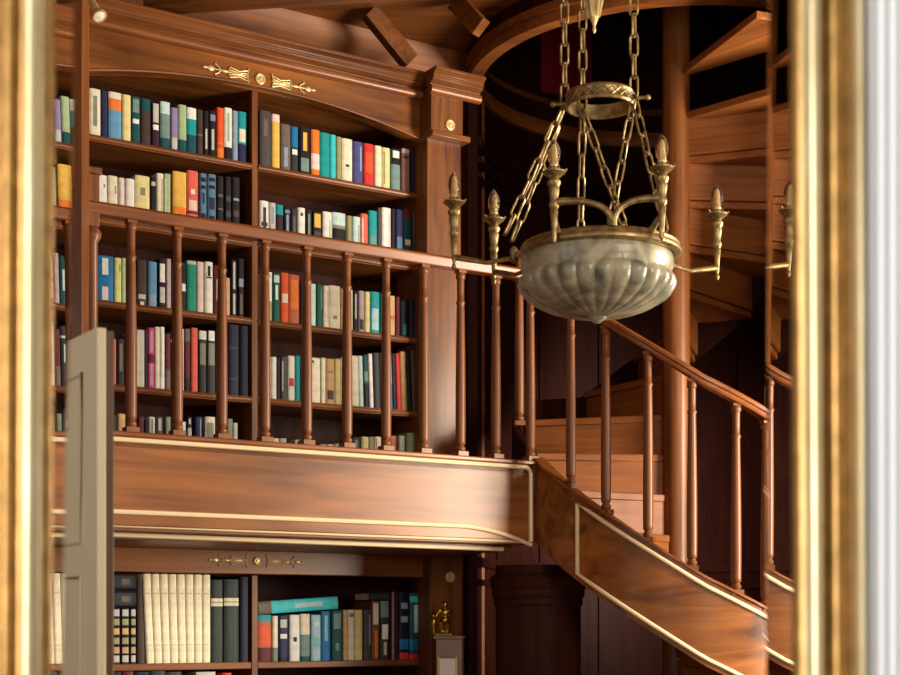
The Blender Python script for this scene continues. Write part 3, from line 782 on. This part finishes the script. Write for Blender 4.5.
row([('red', 83, 88.6, 88), ('cream', 89.3, 100.8, 89, [(.2, .85, 'grey-green', 0, 2)]), ('navy blue', 101, 107.8, 91, []), ('sky blue', 108.6, 121.8, 92.5, [(.62, 1, 'orange', 1), (.86, 1, 'cream', 1)]),
     ('pale yellow', 122.4, 131, 95, []), ('dark teal', 131.5, 140.4, 97, [(.42, .52, W, 0), (.66, .95, 'grey-teal', 0)]), ('dark brown', 141, 150.8, 99, [(.74, 1, 'dark teal', 1)]),
     ('plum', 152, 159.8, 103, [(.55, .98, 'pale grey', 0), (.38, .5, W, 0)]), ('grey-teal', 160.4, 170.2, 102, [(.74, 1, 'pale aqua', 1), (0, .22, 'dark teal', 1)]), ('lavender', 171, 178, 108, [(0, .3, 'pale grey', 0)]),
     ('pale green', 178.5, 186.7, 105, [(0, .25, 'dark teal', 1)]), ('teal', 187, 196.6, 108, [(.75, 1, W, 1), (0, .4, 'dark teal', 1)]), ('dark brown', 197, 203.2, 110, [(.42, .46, 'grey-brown', 1)]),
     (K, 203.6, 209, 111, [(.15, .6, 'pale grey', 0, 2)]), (K, 209.3, 216.4, 111, [(.78, .92, 'lavender', 0), (.15, .6, 'pale grey', 0, 2)]), ('orange-red', 217, 224, 108, [(.28, .32, 'orange', 1), (0, .2, 'orange', 1)]),
     (W, 224.4, 232.2, 108, [(.35, .9, 'pale green', 0, 2), (0, .24, K, 1)]), ('grey-blue', 232.6, 238, 111, []), ('teal', 238.2, 246.6, 112, [(.4, .66, 'cream', 0), (0, .36, 'navy blue', 1)])],
    SH[0], "top shelf, upper bookcase's left bay", 'books on the top shelf, left bay')
row([('dark grey', 260, 271.2, 111, [(.55, .85, 'grey-brown', 0, 2)]), ('golden', 272, 280, 114.5, [(.86, 1, 'pinkish white', 1)]), ('grey-brown', 281, 290.8, 124.5, [(.08, .5, 'grey-blue', 0, 2)]),
     ('blue', 291.2, 298.4, 127, [(0, .55, 'charcoal', 1), (.38, .5, W, 0)]), (K, 299.4, 310.6, 128, [(.5, .9, 'golden', 0, 2), (.05, .34, 'grey-teal', 0)]), ('orange', 311.4, 320, 130, [(.14, .48, 'pinkish white', 1)]),
     ('teal', 320.3, 330, 133, [(0, .3, 'teal', 1)]), ('bright turquoise', 330.2, 336.2, 135, []), ('khaki', 336.5, 341.6, 137, []), ('cream', 342, 352.6, 139, [(.34, .40, 'charcoal', 0, 2)]), ('violet-blue', 353.2, 363.2, 142, [(.3, .9, 'grey-blue', 0, 3)]),
     ('red', 364, 374.2, 144, [(.3, .8, 'orange-red', 0)]), ('cream', 375, 382, 146, []), ('pale yellow', 382.4, 390.2, 148, [(.1, .9, 'khaki', 0, 1)]), ('grey-teal', 391.4, 400.6, 149, [(.62, 1, K, 1), (.78, .95, W, 0)]),
     ('mauve', 402, 410, 149, [(.78, .83, 'maroon', 0), (.9, 1, 'pinkish white', 1)]), ('midnight blue', 411, 419, 151, [])],
    SH[0], "top shelf, upper bookcase's right bay", 'books on the top shelf, right bay')
row([('pinkish white', 84.6, 95, 172, []), (W, 95.4, 107.2, 175, [(.72, .8, 'grey-green', 0, 3)]), ('cream', 108, 117.8, 176, [(.6, .78, 'grey-green', 0, 3)]), ('pinkish white', 118.4, 124.8, 178, [(.1, .9, 'lilac', 0, 1)]), (W, 126, 134.8, 179, []),
     ('pale yellow', 135.2, 150, 176, [(.6, .76, 'grey-green', 0, 2)]), (K, 150.6, 156.2, 177, [(.82, .9, 'pale grey', 0)]), ('cream', 156.6, 163.6, 173.5, [(.2, .9, 'grey-green', 0, 3)]), ('pale green', 164, 170.8, 174, [(.1, .9, 'cream', 0, 1)]),
     ('orange', 173, 186.8, 172, [(.4, 1, 'golden', 1), (0, .3, 'golden', 0, 1)]), ('coral', 187.4, 198.4, 171, [(.62, .7, W, 0, 2), (.36, .52, 'pinkish white', 0), (.3, .34, 'maroon', 1)]),
     ('steel blue', 200, 206.8, 173.5, [(.86, .93, 'midnight blue', 0), (.74, .8, 'midnight blue', 0), (.5, .68, 'navy blue', 0, 2), (.2, .34, 'midnight blue', 0)]),
     ('steel blue', 208, 216.2, 174.5, [(.88, .94, 'midnight blue', 0), (.76, .82, 'midnight blue', 0), (.42, .62, 'navy blue', 0), (.12, .32, 'midnight blue', 0)]),
     (K, 217, 224, 176.5, [(.66, .70, 'grey-brown', 0), (.44, .47, 'grey-brown', 0)]), (K, 225, 231.6, 177, [(.6, .68, 'dark grey', 0), (.34, .44, 'dark grey', 0)]), (K, 232.2, 240.2, 177.5, [(.62, .66, 'grey-blue', 0), (.36, .46, 'dark grey', 0)])],
    SH[1], "second shelf, upper bookcase's left bay", 'books on the second shelf, left bay')
row([(W, 260, 269, 201, [(.25, .85, 'charcoal', 0, 2), (.4, .5, 'charcoal', 0)]), ('pale grey', 269.4, 276, 203, [(.5, .9, 'grey-blue', 0, 2)]), ('plum', 276.2, 283.6, 205, [(.76, 1, 'teal', 1)]), ('midnight blue', 284, 291, 207, [(.3, .8, 'grey-blue', 0, 2), (.84, .92, 'lavender', 0)]),
     ('charcoal', 291.3, 297.2, 209, [(.2, .8, 'grey-brown', 0, 2)]), (W, 298, 305.4, 208, [(.8, .88, 'charcoal', 0, 2)]), (K, 306, 312.2, 210, [(.1, .9, 'grey-teal', 0, 2)]), (K, 313, 322, 212, [(.6, .95, 'golden', 0), (.25, .5, 'dark grey', 0)]),
     (W, 323, 332.2, 212, [(.2, .8, 'pale green', 0, 3)]), ('pale aqua', 332.6, 345.8, 213, [(.0, .62, K, 1), (.62, .7, 'grey-green', 1)]), ('khaki', 347, 352.2, 216, []), ('pale aqua', 353, 360.6, 217, [(.3, .8, 'grey-teal', 0, 3)]),
     ('coral', 361, 368.2, 214, [(.1, .9, 'pinkish white', 0, 1)]), ('teal', 369, 377.4, 211, [(0, .5, 'grey-teal', 0)]), ('dark grey', 377.8, 382, 208, []), (W, 382.2, 391, 208, [(.1, .9, 'pale grey', 0, 3)]), (K, 391.2, 395.6, 209, []),
     ('navy blue', 396, 403.4, 210, [(.2, .5, 'steel blue', 0)]), ('dark teal', 404, 411.6, 209, [(.82, 1, 'maroon', 1), (.35, .45, 'pinkish white', 0)]), ('dark brown', 412.6, 420, 211, [])],
    SH[1], "second shelf, upper bookcase's right bay", 'books on the second shelf, right bay')
row([('blue', 96.4, 113.8, 256, [(.58, .95, W, 0, 2), (0.02, .32, 'pinkish white', 0, 2)]), ('yellow-green', 114.4, 121.6, 258, [(.7, .85, 'dark green', 0, 3)]), ('pale green', 122, 126, 258, []), ('dark green', 126.3, 136, 259), 
     ('dark brown', 137, 147.2, 260, [(.14, .24, 'pale grey', 0), (0, .08, 'cream', 0, 2)]), ('sky blue', 148.4, 157.2, 262, [(0, .3, 'grey-blue', 0)]), (K, 158.8, 166, 259, [(.52, .9, W, 0), (.1, .42, 'pale grey', 0)]), ('lilac', 166.4, 171.2, 259, []), ('dark teal', 171.5, 180.2, 262),
     (K, 180.6, 186.4, 263, [(.4, .56, W, 0)]), ('emerald green', 187, 196.6, 261, [(.93, 1, 'pale grey', 1)]), ('pinkish white', 197, 203.8, 262, []), (W, 205, 213, 262, [(.72, .92, K, 0, 2), (.68, .71, K, 0)]), ('maroon', 213.4, 223, 266), ('tan', 223.4, 230.2, 278, []),
     (K, 231, 237.2, 260, [(.48, .96, 'pale grey', 0, 2), (.04, .4, 'pale grey', 0, 2)]), (K, 238, 244.4, 259, [(.52, .66, 'grey-blue', 0), (.05, .4, 'grey-brown', 0, 2)])],
    SH[2], "third shelf, upper bookcase's left bay", 'books on the third shelf, left bay')
row([(W, 265, 272.4, 272, [(0, .4, 'khaki', 1)]), ('dark green', 273, 280.4, 273, [(.45, .75, W, 0, 2), (.8, .95, 'pale aqua', 0)]), ('orange-red', 281, 289, 273, [(.4, .58, 'cream', 0)]), ('terracotta', 289.2, 299.6, 275, [(.3, .9, 'orange', 0)]), (K, 300, 309.4, 283),
     ('pale aqua', 310, 316, 284, []), ('dark green', 316.4, 323, 285, [(.42, .92, 'grey-teal', 0, 3)]), ('cream', 323.4, 329.2, 286, [(.1, .9, 'lilac', 0, 3)]), ('cream', 329.4, 340.6, 286, [(.22, .3, 'grey-green', 0, 2)]), ('tan', 341, 349.6, 289), ('cream', 350, 353, 290, []),
     (K, 353.4, 358.2, 291, [(.3, .92, 'pale grey', 0, 2)]), ('lilac', 358.8, 364.4, 291, [(.05, .3, 'charcoal', 0)]), ('pale yellow', 365, 370.2, 292, []), ('teal', 370.6, 379.8, 292, [(.08, .6, 'pale blue', 0)]), ('dark green', 380.2, 388.4, 294), ('tan', 388.8, 395.2, 296, [(.4, .5, 'terracotta', 0)]),
     ('maroon', 395.8, 400.2, 297, []), (K, 400.6, 409, 301, [(.05, .35, 'emerald green', 0, 2)]), ('midnight blue', 409.3, 417.6, 300, [])],
    SH[2], "third shelf, upper bookcase's right bay", 'books on the third shelf, right bay')
row([('dark brown', 96, 103.6, 338), ('cream', 104, 111.6, 338), ('terracotta', 112, 116.4, 339, []), (K, 117, 124.8, 339, [(.3, .9, 'grey-brown', 0, 2)]), ('maroon', 125.2, 135.4, 336), ('pale grey', 136, 144.8, 330, [(0, .9, 'cream', 0, 1)]), ('plum', 145.1, 147.8, 330, []),
     ('magenta', 148, 154.8, 328, [(.42, .56, 'maroon', 1), (.6, .95, 'lilac', 0, 2), (.05, .4, 'lilac', 0, 2)]), ('cream', 155, 160, 327, []), (W, 160.2, 164.8, 327, [(.2, .9, 'pale green', 0, 1)]), ('maroon', 165.4, 170.8, 334, [(.0, .35, 'grey-brown', 1)]), ('charcoal', 171.2, 180, 331),
     ('cream', 180.3, 184, 329, []), ('maroon', 184.4, 190.4, 329, [(.8, 1, 'grey-brown', 1), (0, .2, K, 1)]), ('coral', 191.2, 198, 328, []), ('charcoal', 199, 206.8, 331, [(.86, 1, W, 1), (.45, .8, 'grey-green', 0)]), ('charcoal', 207.4, 215.8, 331, [(.84, 1, W, 0), (.45, .8, 'grey-green', 0)]), (K, 216.2, 226.8, 330),
     ('midnight blue', 228, 239.6, 325, [(.66, .68, 'dark grey', 0), (.22, .24, 'dark grey', 0)]), ('midnight blue', 240, 249.6, 326, [])],
    SH[3], "fourth shelf, upper bookcase's left bay", 'books on the fourth shelf, left bay')
row([('cream', 264.6, 271.2, 357, []), (W, 271.6, 276.8, 357, []), (K, 277, 280.6, 358, []), ('dark grey', 281, 288, 357, [(.2, .9, 'pale grey', 0, 1)]), (W, 288.2, 295, 356, [(.32, .5, 'red', 0)]), ('teal', 295.2, 300.4, 356, []), ('dark teal', 300.7, 310.2, 358),
     ('cream', 310.6, 320.6, 358, [(.88, .94, 'charcoal', 0, 1)]), ('pale green', 320.8, 326, 358, [(0, 1, 'cream', 0)]), ('tan', 326.2, 334.8, 359, [(.1, .3, 'dark brown', 0), (.68, .74, 'grey-green', 0)]), ('pale yellow', 335, 341, 359, []), ('cream', 341.3, 351.2, 358, []), ('cream', 351.5, 359.3, 356, [], -.02),
     ('pale aqua', 359.5, 364, 356, [], -.03), ('dark teal', 364.3, 369.6, 356, [(.5, .7, 'grey-teal', 0), (0, .45, K, 1)], -.03), (W, 370, 374, 354, [], -.035), ('charcoal', 374.4, 381.2, 353, [], -.03), ('dark grey', 381.6, 389.4, 353, None, -.03), ('aqua', 389.8, 393.2, 353, [(0, .45, 'blue', 1)], -.035),
     ('midnight blue', 393.5, 396.8, 354, [], -.035), ('red', 397.2, 401.8, 354, [], -.04), ('tan', 402.1, 408, 352, [(.55, .8, 'grey-brown', 0, 3)], -.04), (K, 408.3, 412.6, 353, [], -.04), ('dark grey', 413, 416.4, 351, [], -.04)],
    SH[3], "fourth shelf, upper bookcase's right bay", 'books on the fourth shelf, right bay')
row([(K, 110, 117.6, 417, []), ('tan', 118, 125.6, 414, []), ('plum', 126, 137.4, 418), ('maroon', 138, 144.4, 417, []), (K, 144.8, 148.6, 420, []), (W, 149, 155.2, 417, [(.5, .95, 'grey-green', 0, 2)]), ('dark grey', 156, 163.4, 417, [(.6, .95, 'pale grey', 0, 2)]), ('grey-green', 165.6, 171, 417, []), ('charcoal', 171.4, 181.6, 420),
     (W, 182, 186, 422, []), (K, 187, 192.4, 417, [(.4, .7, 'pale grey', 0), (.8, .95, 'pale grey', 0, 2)]), ('navy blue', 195, 202.4, 417, [(.2, .95, 'grey-blue', 0, 3)]), ('cream', 205.4, 215.4, 417, [(.45, .85, 'grey-green', 0)]), ('dark brown', 215.8, 226.6, 421), ('grey-green', 227, 233, 419, []), ('pale grey', 233.2, 238, 423, [])],
    SH[4], "bottom shelf, upper bookcase's left bay", 'books on the bottom shelf, left bay')
row([('cream', 273, 279.4, 438.5, []), ('pale grey', 280, 287, 438.5, []), (K, 287.3, 294.4, 441, []), (W, 295, 301, 440, [(.8, .95, K, 0, 2)]), ('grey-brown', 301.4, 311, 444, []), ('khaki', 311.5, 319.4, 446, []), ('pale green', 320, 327, 444.5, []), ('cream', 327.5, 333.6, 444.5, []), ('pale aqua', 335, 341, 444, []),
     ('charcoal', 352, 360.6, 437.5, [(0, .9, 'grey-teal', 0, 2)]), ('pale yellow', 361.8, 369, 437, []), ('khaki', 369.2, 374, 437, []), ('cream', 375, 381.4, 437, [(.1, .95, 'khaki', 0, 1)]), ('terracotta', 389.6, 396.6, 436, []), ('pale grey', 399.4, 405.6, 436, [(.1, .95, 'pale green', 0, 2)]), ('pale green', 407, 413.4, 433, []), ('grey-green', 413.7, 416.4, 433, [])],
    SH[4], "bottom shelf, upper bookcase's right bay", 'books on the bottom shelf, right bay')
# lower bookcase, left bay
LZ = LSH[0]
wl = "lower bookcase's left bay"
gb = [(.03, .15, 'pale grey', 0), (.19, .3, 'tan', 0), (.36, .47, 'khaki', 0), (.53, .64, 'tan', 0), (.70, .81, 'khaki', 0), (.86, .98, 'pale grey', 0)]
orn_lab = ['leftmost black and gold ribbed volume beside the cream door', 'middle black and gold ribbed volume of the three by the door', 'rightmost black and gold ribbed volume, beside a dark brown book']
for i, (a, b) in enumerate(((112.2, 120.6), (121, 129.8), (130.2, 136.4))):
    x0, Y0 = ray_t(a, -.02); x1, Y1 = ray_t(b, -.02)
    put_book(x0, x1, zz(608.5, (Y0+Y1)/2), LZ, K, orn_lab[i], 'ribbed black and gold volumes', gb, 0, .02, .15, True)
xA, YA = ray_t(110.5, -.02); xB, YB = ray_t(136, -.02); zO_ = zz(608.5, (YA+YB)/2)+.004
for i, lab in enumerate(('lower of two black volumes lying flat on the ribbed gold volumes', 'upper of two black volumes lying flat, top of the pile')):
    q, mats = book_mesh(.075, xB-xA+.03, .15, K, [(.35, .9, 'charcoal', 0), (.55, .8, 'grey-brown', 0, 2)])
    o = q.build('book', mats, None, angle=30)
    o.rotation_euler = (Matrix.Rotation(TH, 3, 'Z') @ Matrix.Rotation(pi/2, 3, 'Y')).to_euler()
    o.location = tuple(world(xA-.03, .02, zO_+.0385+.078*i)); tag(o, lab, 'book', 'black volumes lying on the ribbed set')
x0, Y0 = ray_t(137.2, -.03); x1, Y1 = ray_t(145.6, -.03)
put_book(x0, x1, zz(580, Y0), LZ, 'dark brown', 'dark brown book between the ribbed gold volumes and the ivory set', 'books in the lower left bay', [], -.0, .03)
for i in range(8):
    a = 146.8+8.0*i; x0, Y0 = ray_t(a, -.02); x1, Y1 = ray_t(a+7.8, -.02)
    ln = -.045*max(0, 1-i/7.)
    if i == 0: lab = 'leftmost ivory volume of the leaning set of eight'
    elif i == 7: lab = 'rightmost ivory volume of eight, touching the dark labelled volumes'
    else: lab = '%s ivory volume from the left in the set of eight' % ORD[i]
    put_book(x0, x1, min(1.818, zz(572.5, (Y0+Y1)/2)), LZ, 'ivory', lab, 'ivory volumes in the lower left bay', [(.46, .465, 'cream', 1), (.2, .206, 'khaki', 0), (.78, .786, 'khaki', 0)], ln, .02, .2)
for a, b, yt, lab, bd in ((211.2, 223.2, 580, 'narrower dark green volume with cream label, next to the ivory set', 1), (224, 239.2, 579.5, 'wider dark green volume with cream label, lower left bay', 1)):
    x0, Y0 = ray_t(a, -.02); x1, Y1 = ray_t(b, -.02)
    put_book(x0, x1, zz(yt, (Y0+Y1)/2), LZ, 'bottle green', lab, 'dark green labelled volumes', [(.68, .775, 'cream', 1), (.72, .735, 'khaki', 1)], 0, .02, .2)
x0, Y0 = ray_t(240, -.02); x1, Y1 = ray_t(249.4, -.02)
put_book(x0, x1, zz(577, Y0), LZ, 'midnight blue', 'midnight blue volume against the partition in the lower left bay', 'books in the lower left bay', [], 0, .02, .2)
# lower bookcase, right bay
wr = "lower bookcase's right bay"
row([('terracotta', 258, 271.8, 615, [(.86, 1, 'teal', 1), (.35, .75, 'orange-red', 0), (.0, .3, 'maroon', 1)]), ('cream', 272.6, 278.2, 616, [(0, .3, 'grey-green', 1)]), ('navy blue', 279, 288.4, 616, [(.74, .92, 'pale grey', 0), (.5, .6, W, 0), (.0, .08, K, 1)]), (W, 290, 300, 615, [(.42, .52, K, 0, 2)]),
     ('grey-teal', 300.6, 310.2, 614, [(.56, 1, 'cream', 1), (.0, .1, 'dark teal', 1)]), ('pale blue', 311.6, 321, 615, [(.3, .5, 'aqua', 0), (.75, .85, 'pale aqua', 0)]), ('blue', 321.4, 330.6, 611.5, [(.4, .92, 'aqua', 0, 2)]), ('dark teal', 332, 342.6, 611, [(.64, .95, 'grey-teal', 0), (.2, .35, 'grey-teal', 0, 2)]),
     ('tan', 343.4, 348, 610, []), ('cream', 348.2, 355, 610, [(.86, .94, 'grey-green', 0)]), ('pale yellow', 355.2, 362.8, 610, [(.1, .9, 'yellow-green', 0, 3)]), ('dark grey', 364, 371.4, 610, [(.3, .9, 'grey-blue', 0, 3)]), ('brown', 372, 379.8, 601, [(.6, .96, 'pinkish white', 0), (.04, .5, 'orange', 0, 2)]),
     ('charcoal', 380.8, 389.4, 601, [(.72, 1, 'grey-teal', 1), (.35, .6, W, 0), (.08, .3, 'pale grey', 0, 2)]), ('plum', 391, 399.2, 592, [(.0, 1, 'mauve', 0, 1)]), ('midnight blue', 399.6, 409.2, 592, [(.15, .3, 'blue', 1), (.0, .1, 'red', 1), (.55, .64, 'grey-blue', 0), (.75, .84, 'grey-blue', 0)]),
     ('dark teal', 410, 422, 593, [(.0, .08, 'red', 1), (.14, .3, 'blue', 1), (.4, .82, 'pale blue', 0, 2), (.86, .95, 'bright turquoise', 1)])],
    LZ, 'top shelf, '+wr, 'books standing in the lower right bay')
# the blue book lying across the row, and the dark one near the right end
def lying(a, b, yt_l, yb_l, yt_r, col, bands, lab, grp, dp=.15):
    xa, Ya = ray_t(a, -.015); xb, Yb2 = ray_t(b, -.015)
    zt1, zb1 = zz(yt_l, Ya), zz(yb_l, Ya); zt2 = zz(yt_r, Yb2)
    q, mats = book_mesh(zt1-zb1, xb-xa, dp, col, bands)
    o = q.build('book', mats, None, angle=30)
    tl = atan2(zt2-zt1, xb-xa)
    o.rotation_euler = (Matrix.Rotation(TH, 3, 'Z') @ Matrix.Rotation(pi/2-tl, 3, 'Y')).to_euler()
    o.location = tuple(world(xa, .015, (zt1+zb1)/2)); return tag(o, lab, 'book', grp)
lying(258.5, 338, 602, 614.6, 596.5, 'bright turquoise', [(0, .16, 'grey-brown', 1), (.45, .8, 'pale blue', 0, 2)], 'turquoise book lying flat across the tops of the lower right row', 'books lying on the lower right row')
lying(369, 389.6, 593, 600.2, 592.4, 'charcoal', [], 'charcoal book lying flat on the brown book near the row end', 'books lying on the lower right row')
# tops of the row below
row([(K, 113, 122, 672, []), ('maroon', 122.5, 134, 671.5, []), ('midnight blue', 134.5, 150, 672, []), ('charcoal', 150.5, 166, 671, []), ('dark brown', 166.5, 182, 672, []), ('pale grey', 196, 216, 672, []), ('red', 222, 232, 673, [])], LSH[1], 'lowest visible shelf, '+wl, 'books on the lowest visible shelf')

# ------------------------------------------------------------------ light
def area(name, loc, target, sx, sy, power, color):
    l = bpy.data.lights.new(name, 'AREA'); l.shape = 'RECTANGLE'; l.size = sx; l.size_y = sy; l.energy = power; l.color = color
    o = bpy.data.objects.new(name, l); COL.objects.link(o); o.location = loc
    o.rotation_euler = (Vector(target)-Vector(loc)).to_track_quat('-Z', 'Y').to_euler(); return o
area('right_window_daylight', (4.0, 5.55, 2.5), (.2, 7.1, 2.7), 1.3, 2.2, 450, (1, .87, .69))
area('front_fill_light', (2.3, 1.75, 3.0), (.0, 7.2, 2.7), 1.2, 2.2, 75, (1, .87, .69))  # added fill evening out the fall-off of the right-hand light
area('left_window_daylight', (-2.4, 1.8, 2.6), (.2, 7.2, 3.0), 1.1, 2.2, 16, (1, .92, .84))
area('frame_fill_light', (-1.5, -1.4, 2.2), (.2, 1.5, 1.7), 1.0, 1.8, 110, (1, .98, .97))  # added lamp behind the camera for frame highlights and a bright near wall
wd_ = bpy.data.worlds.new('World'); SC.world = wd_; wd_.use_nodes = True
bg = wd_.node_tree.nodes['Background']; bg.inputs['Color'].default_value = (.96, .965, 1, 1); bg.inputs['Strength'].default_value = .4

# ------------------------------------------------------------------ camera
cam = bpy.data.cameras.new('camera'); co_ = bpy.data.objects.new('camera', cam); COL.objects.link(co_)
cam.sensor_width = 36; cam.lens = F/900*36
co_.location = (0, 0, EYE); co_.rotation_euler = (pi/2, 0, 0)
cam.shift_y = (HORIZON-337.5)/900
cam.clip_start = .02
cam.dof.use_dof = True; cam.dof.focus_distance = 6.3; cam.dof.aperture_fstop = 5.7
SC.camera = co_
vs = SC.view_settings
SC.display_settings.display_device = 'sRGB'
vs.view_transform = 'Standard'; vs.look = 'None'; vs.exposure = .08; vs.gamma = 1; vs.use_curve_mapping = False
